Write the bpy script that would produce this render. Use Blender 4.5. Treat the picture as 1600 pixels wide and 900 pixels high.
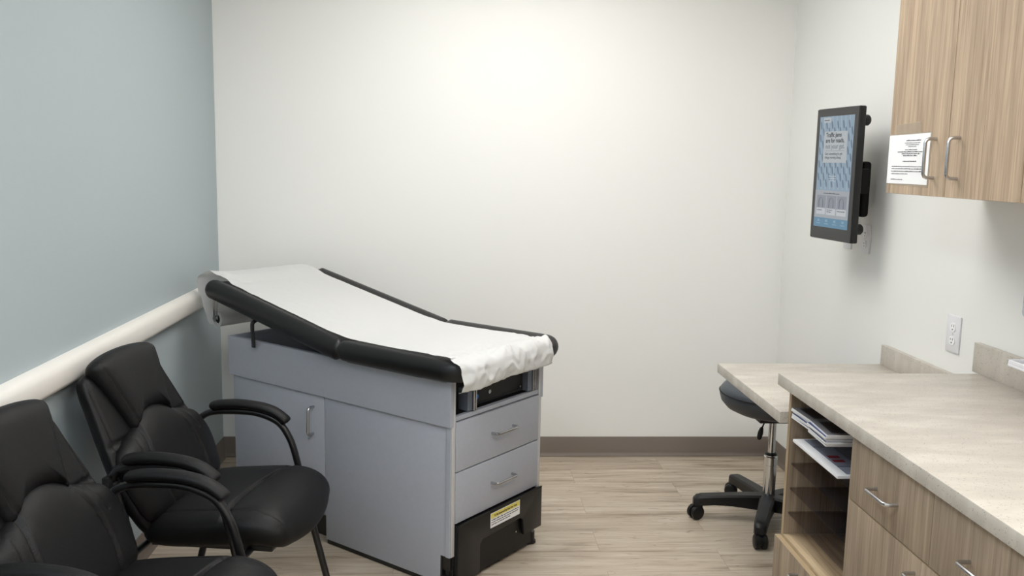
import bpy, bmesh, math, random
from mathutils import Vector, Matrix, noise
random.seed(7)
for o in list(bpy.data.objects): bpy.data.objects.remove(o, do_unlink=True)
scn = bpy.context.scene
COL = scn.collection
PI = math.pi
R = math.radians

# ------------------------------------------------------------ camera, world, lights
W = 2.9616; CAMP = Vector((1.2242, -4.6710, 1.5785))
def camera():
    a, b, c = R(3.5669), R(8.0456), R(1.0827)
    fw = Vector((math.sin(a)*math.cos(b), math.cos(a)*math.cos(b), -math.sin(b)))
    r = Vector((math.cos(a), -math.sin(a), 0)); u = r.cross(fw)
    r2 = math.cos(c)*r + math.sin(c)*u; u2 = -math.sin(c)*r + math.cos(c)*u
    cd = bpy.data.cameras.new('camera'); co = bpy.data.objects.new('camera', cd); COL.objects.link(co)
    cd.sensor_width = 36; cd.lens = 1400.69*36/1600; cd.clip_start = .05
    m = Matrix((r2, u2, -fw)).transposed().to_4x4(); m.translation = CAMP
    co.matrix_world = m; scn.camera = co
camera()
wd = bpy.data.worlds.new('world'); scn.world = wd; wd.use_nodes = True
wd.node_tree.nodes['Background'].inputs[0].default_value = (.75, .85, 1, 1)
wd.node_tree.nodes['Background'].inputs[1].default_value = .3
scn.view_settings.view_transform = 'Standard'; scn.view_settings.look = 'None'
scn.view_settings.gamma = 1; scn.view_settings.use_curve_mapping = False
scn.view_settings.exposure = 0.18
CEIL = 2.75
LIGHTS = [(1.50, -1.30, 1.2, 1.2, 7.2, (1, .985, .955)), (.75, -3.8, .6, 1.2, 12.5, (.86, .93, 1)), (2.15, -3.8, .6, 1.2, 15.5, (1, .97, .93))]  # last two are unseen panels added as cool and warm fill

# ------------------------------------------------------------ materials
def srgb(c):
    return tuple(((x/255)/12.92 if x/255 <= .04045 else ((x/255+.055)/1.055)**2.4) for x in c) + (1,)
def mat(name, col, rough=.5, metal=0, bump=0, bscale=200, var=0, vscale=5, spec=.5, coat=0):
    m = bpy.data.materials.new(name); m.use_nodes = True; nt = m.node_tree; n = nt.nodes; l = nt.links
    p = n['Principled BSDF']; p.inputs['Base Color'].default_value = srgb(col)
    p.inputs['Roughness'].default_value = rough; p.inputs['Metallic'].default_value = metal
    p.inputs['Specular IOR Level'].default_value = spec
    if coat: p.inputs['Coat Weight'].default_value = coat
    tc = n.new('ShaderNodeTexCoord')
    if var:
        ns = n.new('ShaderNodeTexNoise'); ns.inputs['Scale'].default_value = vscale; ns.inputs['Detail'].default_value = 5
        l.new(tc.outputs['Object'], ns.inputs['Vector'])
        mx = n.new('ShaderNodeMix'); mx.data_type = 'RGBA'; mx.blend_type = 'MULTIPLY'
        rp = n.new('ShaderNodeValToRGB'); rp.color_ramp.elements[0].position = .3; rp.color_ramp.elements[1].position = .7
        k = 1-var; rp.color_ramp.elements[0].color = (k, k, k, 1)
        l.new(ns.outputs['Fac'], rp.inputs['Fac']); mx.inputs[0].default_value = 1
        mx.inputs[6].default_value = srgb(col); l.new(rp.outputs['Color'], mx.inputs[7]); l.new(mx.outputs[2], p.inputs['Base Color'])
    if bump:
        nb = n.new('ShaderNodeTexNoise'); nb.inputs['Scale'].default_value = bscale; nb.inputs['Detail'].default_value = 3
        bp = n.new('ShaderNodeBump'); bp.inputs['Strength'].default_value = bump; bp.inputs['Distance'].default_value = .002
        l.new(tc.outputs['Object'], nb.inputs['Vector']); l.new(nb.outputs['Fac'], bp.inputs['Height']); l.new(bp.outputs['Normal'], p.inputs['Normal'])
    return m
def wood(name, dark, light, axis='z', rough=.5, s=1.0):
    m = bpy.data.materials.new(name); m.use_nodes = True; nt = m.node_tree; n = nt.nodes; l = nt.links
    p = n['Principled BSDF']; p.inputs['Roughness'].default_value = rough; p.inputs['Specular IOR Level'].default_value = .35
    tc = n.new('ShaderNodeTexCoord'); oi = n.new('ShaderNodeObjectInfo')
    add = n.new('ShaderNodeVectorMath'); add.operation = 'ADD'
    sc = n.new('ShaderNodeVectorMath'); sc.operation = 'SCALE'; sc.inputs['Scale'].default_value = 0
    l.new(tc.outputs['Object'], add.inputs[0]); l.new(sc.outputs[0], add.inputs[1])
    def mp(a, b):
        g = n.new('ShaderNodeMapping'); v = [a, a, a]; v['xyz'.index(axis)] = b; g.inputs['Scale'].default_value = v
        l.new(add.outputs[0], g.inputs['Vector']); return g
    n1 = n.new('ShaderNodeTexNoise'); n1.inputs['Scale'].default_value = 1; n1.inputs['Detail'].default_value = 6; n1.inputs['Roughness'].default_value = .65; n1.inputs['Distortion'].default_value = .6
    l.new(mp(38*s, 1.6*s).outputs[0], n1.inputs['Vector'])
    n2 = n.new('ShaderNodeTexNoise'); n2.inputs['Scale'].default_value = 1; n2.inputs['Detail'].default_value = 3; n2.inputs['Distortion'].default_value = 1.2
    l.new(mp(9*s, .7*s).outputs[0], n2.inputs['Vector'])
    n3 = n.new('ShaderNodeTexNoise'); n3.inputs['Scale'].default_value = 1; n3.inputs['Detail'].default_value = 2
    l.new(mp(230*s, 5*s).outputs[0], n3.inputs['Vector'])
    a1 = n.new('ShaderNodeMath'); a1.operation = 'MULTIPLY_ADD'; a1.inputs[1].default_value = .46; l.new(n1.outputs['Fac'], a1.inputs[0])
    a2 = n.new('ShaderNodeMath'); a2.operation = 'MULTIPLY'; a2.inputs[1].default_value = .28; l.new(n2.outputs['Fac'], a2.inputs[0]); l.new(a2.outputs[0], a1.inputs[2])
    a3 = n.new('ShaderNodeMath'); a3.operation = 'MULTIPLY_ADD'; a3.inputs[1].default_value = .30; l.new(n3.outputs['Fac'], a3.inputs[0]); l.new(a1.outputs[0], a3.inputs[2])
    rp = n.new('ShaderNodeValToRGB'); e = rp.color_ramp.elements; e[0].position = .38; e[0].color = srgb(dark); e[1].position = .66; e[1].color = srgb(light)
    l.new(a3.outputs[0], rp.inputs['Fac']); l.new(rp.outputs['Color'], p.inputs['Base Color'])
    return m
def floor_mat():
    m = bpy.data.materials.new('vinyl_plank'); m.use_nodes = True; nt = m.node_tree; n = nt.nodes; l = nt.links
    p = n['Principled BSDF']; p.inputs['Roughness'].default_value = .42; p.inputs['Specular IOR Level'].default_value = .4
    tc = n.new('ShaderNodeTexCoord'); mp = n.new('ShaderNodeMapping'); mp.inputs['Location'].default_value = (.33, .03, 0)
    l.new(tc.outputs['Object'], mp.inputs['Vector'])
    br = n.new('ShaderNodeTexBrick'); br.offset = .37; br.inputs['Scale'].default_value = 1
    br.inputs['Brick Width'].default_value = 1.32; br.inputs['Row Height'].default_value = .195; br.inputs['Mortar Size'].default_value = .0007
    br.inputs['Color1'].default_value = (0, 0, 0, 1); br.inputs['Color2'].default_value = (1, 1, 1, 1); br.inputs['Mortar'].default_value = (.2, .2, .2, 1)
    l.new(mp.outputs[0], br.inputs['Vector'])
    # per plank offset of the grain
    sh = n.new('ShaderNodeVectorMath'); sh.operation = 'SCALE'; sh.inputs['Scale'].default_value = 7.3; l.new(br.outputs['Color'], sh.inputs[0])
    ad = n.new('ShaderNodeVectorMath'); ad.operation = 'ADD'; l.new(tc.outputs['Object'], ad.inputs[0]); l.new(sh.outputs[0], ad.inputs[1])
    def nz(sx, sy, det, dist, rough=.6):
        g = n.new('ShaderNodeMapping'); g.inputs['Scale'].default_value = (sx, sy, 1); l.new(ad.outputs[0], g.inputs['Vector'])
        t = n.new('ShaderNodeTexNoise'); t.inputs['Scale'].default_value = 1; t.inputs['Detail'].default_value = det; t.inputs['Distortion'].default_value = dist; t.inputs['Roughness'].default_value = rough
        l.new(g.outputs[0], t.inputs['Vector']); return t
    a = nz(1.6, 34, 7, 1.0, .68); b = nz(1.1, 9, 3, 1.6)
    s1 = n.new('ShaderNodeMath'); s1.operation = 'MULTIPLY'; s1.inputs[1].default_value = .42; l.new(b.outputs['Fac'], s1.inputs[0])
    s2 = n.new('ShaderNodeMath'); s2.operation = 'MULTIPLY_ADD'; s2.inputs[1].default_value = .58; l.new(a.outputs['Fac'], s2.inputs[0]); l.new(s1.outputs[0], s2.inputs[2])
    rp = n.new('ShaderNodeValToRGB'); e = rp.color_ramp.elements
    e[0].position = .36; e[0].color = srgb((134, 118, 100)); e[1].position = .62; e[1].color = srgb((204, 193, 177))
    x = e.new(.45); x.color = srgb((178, 163, 144)); x = e.new(.54); x.color = srgb((193, 180, 162))
    l.new(s2.outputs[0], rp.inputs['Fac'])
    c = nz(5.5, 30, 4, 2.2); cr = n.new('ShaderNodeValToRGB'); e = cr.color_ramp.elements
    e[0].position = .27; e[0].color = (.48, .43, .38, 1); e[1].position = .39; e[1].color = (1, 1, 1, 1); l.new(c.outputs['Fac'], cr.inputs['Fac'])
    m0 = n.new('ShaderNodeMix'); m0.data_type = 'RGBA'; m0.blend_type = 'MULTIPLY'; m0.inputs[0].default_value = 1
    l.new(rp.outputs['Color'], m0.inputs[6]); l.new(cr.outputs['Color'], m0.inputs[7])
    pv = n.new('ShaderNodeValToRGB'); pv.color_ramp.elements[0].color = (.88, .87, .86, 1); pv.color_ramp.elements[1].color = (1, 1, 1, 1); l.new(br.outputs['Color'], pv.inputs['Fac'])
    m1 = n.new('ShaderNodeMix'); m1.data_type = 'RGBA'; m1.blend_type = 'MULTIPLY'; m1.inputs[0].default_value = 1
    l.new(m0.outputs[2], m1.inputs[6]); l.new(pv.outputs['Color'], m1.inputs[7])
    m2 = n.new('ShaderNodeMix'); m2.data_type = 'RGBA'; l.new(br.outputs['Fac'], m2.inputs[0]); l.new(m1.outputs[2], m2.inputs[6]); m2.inputs[7].default_value = srgb((140, 123, 103))
    l.new(m2.outputs[2], p.inputs['Base Color'])
    return m
def stone_mat():
    m = bpy.data.materials.new('speckled_solid_surface'); m.use_nodes = True; nt = m.node_tree; n = nt.nodes; l = nt.links
    p = n['Principled BSDF']; p.inputs['Roughness'].default_value = .38; p.inputs['Specular IOR Level'].default_value = .45
    tc = n.new('ShaderNodeTexCoord')
    def nz(scale, det, dist=0, mv=(1, 1, 1)):
        g = n.new('ShaderNodeMapping'); g.inputs['Scale'].default_value = mv; g.inputs['Rotation'].default_value = (0, 0, .5); l.new(tc.outputs['Object'], g.inputs['Vector'])
        t = n.new('ShaderNodeTexNoise'); t.inputs['Scale'].default_value = scale; t.inputs['Detail'].default_value = det; t.inputs['Distortion'].default_value = dist
        l.new(g.outputs[0], t.inputs['Vector']); return t
    a = nz(6, 12, .4, (1, 3.2, 1)); rp = n.new('ShaderNodeValToRGB'); e = rp.color_ramp.elements
    e[0].position = .35; e[0].color = srgb((184, 177, 167)); e[1].position = .70; e[1].color = srgb((202, 196, 186))
    x = e.new(.52); x.color = srgb((192, 185, 175)); l.new(a.outputs['Fac'], rp.inputs['Fac'])
    v = n.new('ShaderNodeTexVoronoi'); v.inputs['Scale'].default_value = 190; l.new(tc.outputs['Object'], v.inputs['Vector'])
    vr = n.new('ShaderNodeValToRGB'); e = vr.color_ramp.elements; e[0].position = .18; e[0].color = (1, 1, 1, 1); e[1].position = .34; e[1].color = (0, 0, 0, 1); l.new(v.outputs['Distance'], vr.inputs['Fac'])
    b = nz(80, 2); b2 = n.new('ShaderNodeValToRGB'); e = b2.color_ramp.elements; e[0].position = .50; e[0].color = (0, 0, 0, 1); e[1].position = .58; e[1].color = (.85, .85, .85, 1); l.new(b.outputs['Fac'], b2.inputs['Fac'])
    mu = n.new('ShaderNodeMath'); mu.operation = 'MULTIPLY'; l.new(vr.outputs['Color'], mu.inputs[0]); l.new(b2.outputs['Color'], mu.inputs[1])
    mx = n.new('ShaderNodeMix'); mx.data_type = 'RGBA'; l.new(mu.outputs[0], mx.inputs[0]); l.new(rp.outputs['Color'], mx.inputs[6]); mx.inputs[7].default_value = srgb((128, 122, 116))
    l.new(mx.outputs[2], p.inputs['Base Color'])
    return m
def emis(name, col, s):
    m = bpy.data.materials.new(name); m.use_nodes = True; nt = m.node_tree; p = nt.nodes['Principled BSDF']
    p.inputs['Base Color'].default_value = (.01, .01, .01, 1); p.inputs['Roughness'].default_value = .3
    p.inputs['Emission Color'].default_value = col if len(col) == 4 and max(col) <= 1 else srgb(col)
    p.inputs['Emission Strength'].default_value = s; return m
def smoked():
    m = bpy.data.materials.new('smoked_acrylic'); m.use_nodes = True; nt = m.node_tree; n = nt.nodes; l = nt.links
    p = n['Principled BSDF']; out = n['Material Output']
    p.inputs['Base Color'].default_value = srgb((60, 60, 66)); p.inputs['Roughness'].default_value = .12
    t = n.new('ShaderNodeBsdfTransparent'); t.inputs[0].default_value = (.80, .78, .78, 1)
    mx = n.new('ShaderNodeMixShader'); mx.inputs[0].default_value = .10
    l.new(t.outputs[0], mx.inputs[1]); l.new(p.outputs[0], mx.inputs[2]); l.new(mx.outputs[0], out.inputs[0]); return m
M = dict(
    wall=mat('wall_paint_warm_white', (238, 238, 235), .75, bump=.08, bscale=260),
    blue=mat('wall_paint_grey_blue', (167, 178, 182), .75, bump=.08, bscale=260),
    ceil=mat('ceiling_paint', (235, 235, 232), .9),
    base=mat('rubber_cove_base', (118, 108, 99), .5, spec=.4),
    rail=mat('white_rail', (226, 222, 216), .45),
    floor=floor_mat(), stone=stone_mat(),
    wood=wood('oak_laminate', (144, 122, 102), (202, 180, 154)),
    woodshade=wood('oak_laminate_shaded', (122, 105, 89), (176, 158, 136)),  # same oak, darkened: the shade on the base cabinets is in the colour
    woody=wood('oak_laminate_crosswise', (150, 126, 98), (210, 188, 155), axis='y'),
    edge=mat('oak_edge_band', (176, 155, 124), .5),
    steel=mat('brushed_steel', (190, 190, 192), .25, 1),
    chrome=mat('chrome', (210, 212, 215), .08, 1),
    lam=mat('grey_laminate', (172, 176, 186), .5, var=.04, vscale=60),
    lamedge=mat('grey_edge_band', (196, 196, 196), .45),
    black=mat('black_steel', (24, 24, 25), .38, spec=.5),
    plastic=mat('black_plastic', (18, 18, 19), .45, bump=.1, bscale=500, spec=.4),
    vinyl=mat('black_vinyl', (20, 20, 21), .42, bump=.12, bscale=300, spec=.42),
    leather=mat('black_bonded_leather', (11, 11, 12), .5, bump=.35, bscale=420, spec=.27),
    seam=mat('black_thread', (12, 12, 13), .7),
    tube=mat('black_tube', (20, 20, 22), .28, spec=.6),
    stoolv=mat('slate_vinyl', (62, 68, 76), .45, bump=.1, bscale=300),
    paper=mat('exam_paper', (224, 224, 223), .8, bump=.5, bscale=55),
    white=mat('white_sheet', (243, 243, 245), .6),
    plate=mat('white_plate', (228, 228, 232), .35),
    slot=mat('dark_slot', (70, 66, 64), .6),
    ink=mat('black_ink', (38, 38, 42), .7), inkl=mat('grey_ink', (120, 124, 132), .7),
    yellow=mat('yellow_print', (226, 214, 110), .6), red=mat('red_print', (150, 40, 58), .6),
    navy=mat('navy_cover', (62, 76, 120), .5), coverdark=mat('dark_cover_picture', (48, 36, 40), .45, var=.6, vscale=40),
    covergrey=mat('grey_cover', (120, 120, 124), .5), greyp=mat('printed_grey', (150, 154, 172), .6),
    bluedot=mat('blue_cap', (60, 120, 190), .4), smoked=smoked(), dark=mat('dark_cavity', (18, 18, 20), .8),
    bracket=mat('matte_black_bracket', (10, 10, 11), .65, spec=.25),
    slate=mat('dark_zinc_bracket', (120, 128, 142), .45, .5),
    tape=mat('clear_tape', (196, 180, 158), .25), clearp=mat('translucent_plastic', (205, 212, 222), .3), bluel=mat('blue_label', (70, 110, 190), .5),
)
def mixin(m, node, col, f):
    nt = m.node_tree; out = nt.nodes['Material Output']; p = nt.nodes['Principled BSDF']
    t = nt.nodes.new(node); t.inputs[0].default_value = col
    x = nt.nodes.new('ShaderNodeMixShader'); x.inputs[0].default_value = f
    nt.links.new(p.outputs[0], x.inputs[1]); nt.links.new(t.outputs[0], x.inputs[2]); nt.links.new(x.outputs[0], out.inputs[0])
mixin(M['paper'], 'ShaderNodeBsdfTranslucent', (.85, .85, .84, 1), .22)
mixin(M['tape'], 'ShaderNodeBsdfTransparent', (1, 1, 1, 1), .6)
mixin(M['clearp'], 'ShaderNodeBsdfTransparent', (.95, .96, 1, 1), .45)
# ------------------------------------------------------------ mesh helpers
def finish(bm, name, m, parent=None, smooth=True, angle=35):
    bmesh.ops.recalc_face_normals(bm, faces=bm.faces)
    me = bpy.data.meshes.new(name); bm.to_mesh(me); bm.free()
    for mm in (m if isinstance(m, (list, tuple)) else [m]): me.materials.append(mm)
    o = bpy.data.objects.new(name, me); COL.objects.link(o)
    if parent: o.parent = parent
    if smooth:
        for p in me.polygons: p.use_smooth = True
        try: me.set_sharp_from_angle(angle=R(angle))
        except Exception: pass
    return o
def box(bm, a, b, bev=0, seg=2, mi=0):
    a, b = [min(p, q) for p, q in zip(a, b)], [max(p, q) for p, q in zip(a, b)]
    r = bmesh.ops.create_cube(bm, size=1); vs = r['verts']
    for v in vs: v.co = Vector([(a[i]+b[i])/2 + v.co[i]*(b[i]-a[i]) for i in range(3)])
    fs = {f for v in vs for f in v.link_faces}
    for f in fs: f.material_index = mi
    if bev:
        es = list({e for v in vs for e in v.link_edges})
        r = bmesh.ops.bevel(bm, geom=es, offset=bev, segments=seg, profile=.5, affect='EDGES')
        for f in r['faces']: f.material_index = mi
def prism(bm, pts, d, bev=0, mi=0):
    """pts: list of 3d points (planar), extruded by vector d"""
    vs = [bm.verts.new(p) for p in pts]; f = bm.faces.new(vs); f.material_index = mi
    r = bmesh.ops.extrude_face_region(bm, geom=[f]); nv = [x for x in r['geom'] if isinstance(x, bmesh.types.BMVert)]
    for v in nv: v.co += Vector(d)
    fs = {g for v in nv for g in v.link_faces}
    for g in fs: g.material_index = mi
    if bev:
        es = list({e for v in nv+vs for e in v.link_edges})
        bmesh.ops.bevel(bm, geom=es, offset=bev, segments=2, profile=.5, affect='EDGES')
def smoothpath(pts, n=6):
    pts = [Vector(p) for p in pts]; out = []
    for i in range(len(pts)-1):
        p0 = pts[max(i-1, 0)]; p1 = pts[i]; p2 = pts[i+1]; p3 = pts[min(i+2, len(pts)-1)]
        for k in range(n):
            t = k/n
            out.append(.5*((2*p1)+(-p0+p2)*t+(2*p0-5*p1+4*p2-p3)*t*t+(-p0+3*p1-3*p2+p3)*t**3))
    out.append(pts[-1]); return out
def tube(bm, pts, r, seg=12, up=None, sx=1, sy=1, mi=0, cap=True):
    """r number or list; elliptical section by sx (side), sy (up)"""
    pts = [Vector(p) for p in pts]; n = len(pts); rs = r if isinstance(r, (list, tuple)) else [r]*n
    rings = []; u = Vector(up) if up else None
    for i, p in enumerate(pts):
        t = (pts[min(i+1, n-1)]-pts[max(i-1, 0)]).normalized()
        if u is None: u = t.orthogonal().normalized()
        u = (u - t*u.dot(t)).normalized(); s = t.cross(u)
        rings.append([bm.verts.new(p + s*math.cos(2*PI*k/seg)*rs[i]*sx + u*math.sin(2*PI*k/seg)*rs[i]*sy) for k in range(seg)])
    for a, b in zip(rings, rings[1:]):
        for k in range(seg):
            f = bm.faces.new((a[k], a[(k+1) % seg], b[(k+1) % seg], b[k])); f.material_index = mi
    if cap:
        for rg in (rings[0], rings[-1]): bm.faces.new(rg).material_index = mi
def cyl(bm, a, b, r, seg=20, r2=None, mi=0):
    tube(bm, [a, b], [r, r if r2 is None else r2], seg, mi=mi)
def lathe(bm, prof, c, seg=40, mi=0, axis=None):
    rings = []
    for (r, z) in prof:
        if r < 1e-6: rings.append([bm.verts.new((c[0], c[1], c[2]+z))])
        else: rings.append([bm.verts.new((c[0]+r*math.cos(2*PI*k/seg), c[1]+r*math.sin(2*PI*k/seg), c[2]+z)) for k in range(seg)])
    for a, b in zip(rings, rings[1:]):
        for k in range(seg):
            k2 = (k+1) % seg
            if len(a) == 1 and len(b) == 1: continue
            if len(a) == 1: f = bm.faces.new((a[0], b[k2], b[k]))
            elif len(b) == 1: f = bm.faces.new((a[k], a[k2], b[0]))
            else: f = bm.faces.new((a[k], a[k2], b[k2], b[k]))
            f.material_index = mi
def obj(name, fn, m, parent=None, smooth=True, angle=35):
    bm = bmesh.new(); fn(bm); return finish(bm, name, m, parent, smooth, angle)
def bxo(name, a, b, m, parent=None, bev=0.0015, seg=2):
    return obj(name, lambda bm: box(bm, a, b, bev, seg), m, parent)
def thing(name, label, cat, loc=(0, 0, 0), rz=0, group=None):
    o = bpy.data.objects.new(name, None); COL.objects.link(o); o.location = loc; o.rotation_euler = (0, 0, rz); o.empty_display_size = .1
    o['label'] = label; o['category'] = cat
    if group: o['group'] = group
    return o
def tag(o, label, cat, group=None):
    o['label'] = label; o['category'] = cat
    if group: o['group'] = group
    return o
def struct(name, a, b, m, bev=0):
    o = bxo(name, a, b, m, None, bev); o['kind'] = 'structure'; return o
def dup(root, loc, rz, label):
    r = root.copy(); COL.objects.link(r); r.location = loc; r.rotation_euler = (0, 0, rz); r['label'] = label
    for ch in list(root.children):
        c = ch.copy(); COL.objects.link(c); c.parent = r
        for g in list(ch.children):
            d = g.copy(); COL.objects.link(d); d.parent = c
    return r
def text_mesh(name, s, size, m, parent, mtx, bold=False, align='LEFT'):
    cu = bpy.data.curves.new(name, 'FONT'); cu.body = s; cu.size = size; cu.align_x = align; cu.extrude = .0002
    if bold: cu.offset = size*.018
    t = bpy.data.objects.new(name, cu); COL.objects.link(t)
    bpy.context.view_layer.update()
    me = bpy.data.meshes.new_from_object(t.evaluated_get(bpy.context.evaluated_depsgraph_get()))
    bpy.data.objects.remove(t, do_unlink=True)
    me.materials.clear(); me.materials.append(m); me.transform(mtx)
    o = bpy.data.objects.new(name, me); COL.objects.link(o); o.parent = parent; return o

# ------------------------------------------------------------ room shell
YF = -5.5
struct('floor', (-.1, YF-.1, -.1), (W+.1, .1, 0), M['floor'])
struct('ceiling', (-.1, YF-.1, CEIL), (W+.1, .1, CEIL+.1), M['ceil'])
struct('wall_back', (-.1, 0, 0), (W+.1, .1, CEIL), M['wall'])
struct('wall_left', (-.1, YF, 0), (0, 0, CEIL), M['blue'])
struct('wall_right', (W, YF, 0), (W+.1, 0, CEIL), M['wall'])
struct('wall_front', (-.1, YF-.1, 0), (W+.1, YF, CEIL), M['wall'])
def cove(name, p0, p1, nrm):
    """vinyl cove base: flat face with a small toe at the floor"""
    n = Vector(nrm); a = Vector(p0); b = Vector(p1); up = Vector((0, 0, 1))
    sec = [(0, 0), (.018, 0), (.019, .004), (.010, .012), (.006, .022), (.005, .104), (.003, .107), (0, .107)]
    def f(bm): prism(bm, [a + n*x + up*z for x, z in sec], b-a)
    o = obj(name, f, M['base']); o['kind'] = 'structure'
cove('baseboard_back', (0, 0, 0), (W, 0, 0), (0, -1, 0))
cove('baseboard_left', (0, 0, 0), (0, YF, 0), (1, 0, 0))
cove('baseboard_right', (W, 0, 0), (W, -1.85, 0), (-1, 0, 0))
def railf(bm):
    sec = [(0, .866), (.024, .866), (.036, .872), (.042, .884), (.042, .925), (.036, .943), (.022, .955), (0, .957)]
    prism(bm, [(x, 0, z) for x, z in sec], (0, YF, 0))
o = obj('trim_1', railf, M['rail'], angle=50); o['kind'] = 'structure'

# ceiling panels; the rear oblong pair is unseen, added to fill and tint
for i, (x, y, sx, sy, st, c) in enumerate(LIGHTS):
    t = thing('ceiling_light', ['flat square white panel light in the ceiling above the exam table', 'added cool fill panel, unseen, in the ceiling above the near chair', 'added warm fill panel, unseen, in the ceiling above the oak drawers'][i], 'light', (x, y, CEIL), 0, 'ceiling light panels')
    bxo('diffuser', (-sx/2, -sy/2, -.012), (sx/2, sy/2, -.004), emis('panel_glow_%d' % i, (*c, 1), st), t, 0)
    def fr(bm):
        for a, b in (((-sx/2-.03, -sy/2-.03, -.02), (sx/2+.03, -sy/2, 0)), ((-sx/2-.03, sy/2, -.02), (sx/2+.03, sy/2+.03, 0)),
                     ((-sx/2-.03, -sy/2, -.02), (-sx/2, sy/2, 0)), ((sx/2, -sy/2, -.02), (sx/2+.03, sy/2, 0))): box(bm, a, b)
    obj('frame', fr, M['rail'], t)

# ------------------------------------------------------------ exam table  (local x = -l : toward the foot end, y = across)
N = (1.20688, -1.55492); TROT = math.atan2(-.64177, .76690)
L, WT, ZT, ZB = 1.283, .584, .797, .625
def P(l, t, z): return Vector((-l, t, z))
tab = thing('exam_table', 'grey medical exam table with black padded top, raised backrest and drawers at its foot', 'exam table', (N[0], N[1], 0), TROT)
IN = .010
def bl(bm, l0, l1, t0, t1, z0, z1, bev=.0012, mi=0): box(bm, P(l0, t0, z0), P(l1, t1, z1), bev, 1, mi)
def carc(bm):
    th = .02
    # upper band, hollow frame
    bl(bm, 0, L, 0, th, ZB, ZT); bl(bm, 0, L, WT-th, WT, ZB, ZT); bl(bm, L-th, L, th, WT-th, ZB, ZT)
    # near side fixed panel with notch at the foot
    prism(bm, [P(.006, IN, .130), P(.006, IN, ZB), P(.672, IN, ZB), P(.672, IN, .022), P(.052, IN, .022), P(.052, IN, .130)], (0, .02, 0), .001)
    # far side panel
    prism(bm, [P(.006, WT-IN-.02, .130), P(.006, WT-IN-.02, ZB), P(L-.02, WT-IN-.02, ZB), P(L-.02, WT-IN-.02, .022), P(.052, WT-IN-.02, .022), P(.052, WT-IN-.02, .130)], (0, .02, 0), .001)
    bl(bm, .675, .69, IN+.02, WT-.04, .03, ZB)           # divider
    bl(bm, L-.04, L-.02, IN, WT-IN, .03, ZB)             # head end panel
    bl(bm, .02, L-.02, .022, WT-.022, .600, .618)        # deck under the hollow
    bl(bm, .676, L-.03, .03, WT-.03, .110, .128)         # cupboard floor
    # front face frame
    bl(bm, .004, .024, .0305, WT-.03, .643, .660)
    bl(bm, .004, .024, .006, .030, .130, .80); bl(bm, .004, .024, WT-.028, WT-.006, .130, .80)
obj('cabinet_body', carc, M['lam'], tab)
bd = bxo('door', P(.6765, IN-.001, .131), P(L-.026, IN+.017, ZB-.003), M['lam'], tab)
def bowhandle(bm, a, b, out, r=.0055, rc=.012):
    a, b, out = Vector(a), Vector(b), Vector(out); d = (b-a).normalized()
    o = out.normalized()
    path = [a, a+out-o*rc, a+out-o*rc*.3+d*rc*.3, a+out+d*rc]
    path2 = [b+out-d*rc, b+out-o*rc*.3-d*rc*.3, b+out-o*rc, b]
    tube(bm, path+path2, r, 10)
obj('handle', lambda bm: bowhandle(bm, P(.738, IN, .572), P(.742, IN, .458), (0, -.032, 0)), M['steel'], bd)
for z0, z1, hz in ((.4535, .6380, .552), (.2565, .4485, .355)):
    d = bxo('drawer', P(-.002, .0315, z0), P(.016, WT-.0295, z1), M['lam'], tab)
    obj('handle', lambda bm: bowhandle(bm, P(0, .243, hz), P(0, .375, hz), (.032, 0, 0)), M['steel'], d)
    def dbx(bm): bl(bm, .02, .5, .05, .07, z0+.02, z1-.03); bl(bm, .02, .5, WT-.07, WT-.05, z0+.02, z1-.03); bl(bm, .02, .5, .05, WT-.05, z0+.012, z0+.02)
    obj('drawer_box', dbx, M['lamedge'], d)
bxo('drawer_gap_shade', P(.018, .031, .25), P(.020, WT-.031, .642), M['dark'], tab, 0)  # dark sheet painting the shade seen through the drawer gaps
for t_ in (.0105, WT-.0295): bxo('edge_strip', P(.0035, t_, .132), P(.0005, t_+.019, .796), M['lamedge'], tab, .0008)
# open bay above the drawers with slide brackets
def bay(bm):
    bl(bm, .05, .065, .03, WT-.03, .622, .79); bl(bm, .02, .30, .031, WT-.031, .6185, .6225)
obj('stirrup_bay', bay, M['dark'], tab)
def pan(bm):
    bl(bm, .030, .048, .155, .485, .668, .745, .002); bl(bm, .026, .031, .165, .475, .672, .678)
pn = obj('bay_panel', pan, M['black'], tab)
for t_, z_, r_ in ((.262, .706, .008), (.46, .688, .005)): obj('screw', lambda bm: cyl(bm, P(.031, t_, z_), P(.026, t_, z_), r_), M['chrome'], pn)
obj('blue_cap', lambda bm: cyl(bm, P(.031, .182, .702), P(.025, .182, .702), .010), M['bluedot'], pn)
for t0 in (.100, .480):
    b = obj('slide_bracket', lambda bm: bl(bm, .002, .048, t0, t0+.026, .668, .752), M['slate'], tab)
    def rails(bm):
        bl(bm, -.006, .01, t0+.027, t0+.032, .664, .752); bl(bm, -.006, .01, t0+.039, t0+.044, .664, .752); bl(bm, -.002, .01, t0+.0325, t0+.0385, .672, .708); bl(bm, -.001, .01, t0+.0325, t0+.0385, .726, .731)
    obj('slide_rail', rails, M['steel'], b)
# toe kick, glides
def kick(bm):
    bl(bm, .69, L-.05, .062, .075, 0, .128); bl(bm, .055, .672, .016, .026, .001, .022); bl(bm, .055, L-.03, WT-.03, WT-.018, .001, .022)
    bl(bm, L-.065, L-.05, .075, WT-.04, 0, .128)
obj('toe_kick', kick, M['black'], tab)
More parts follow.
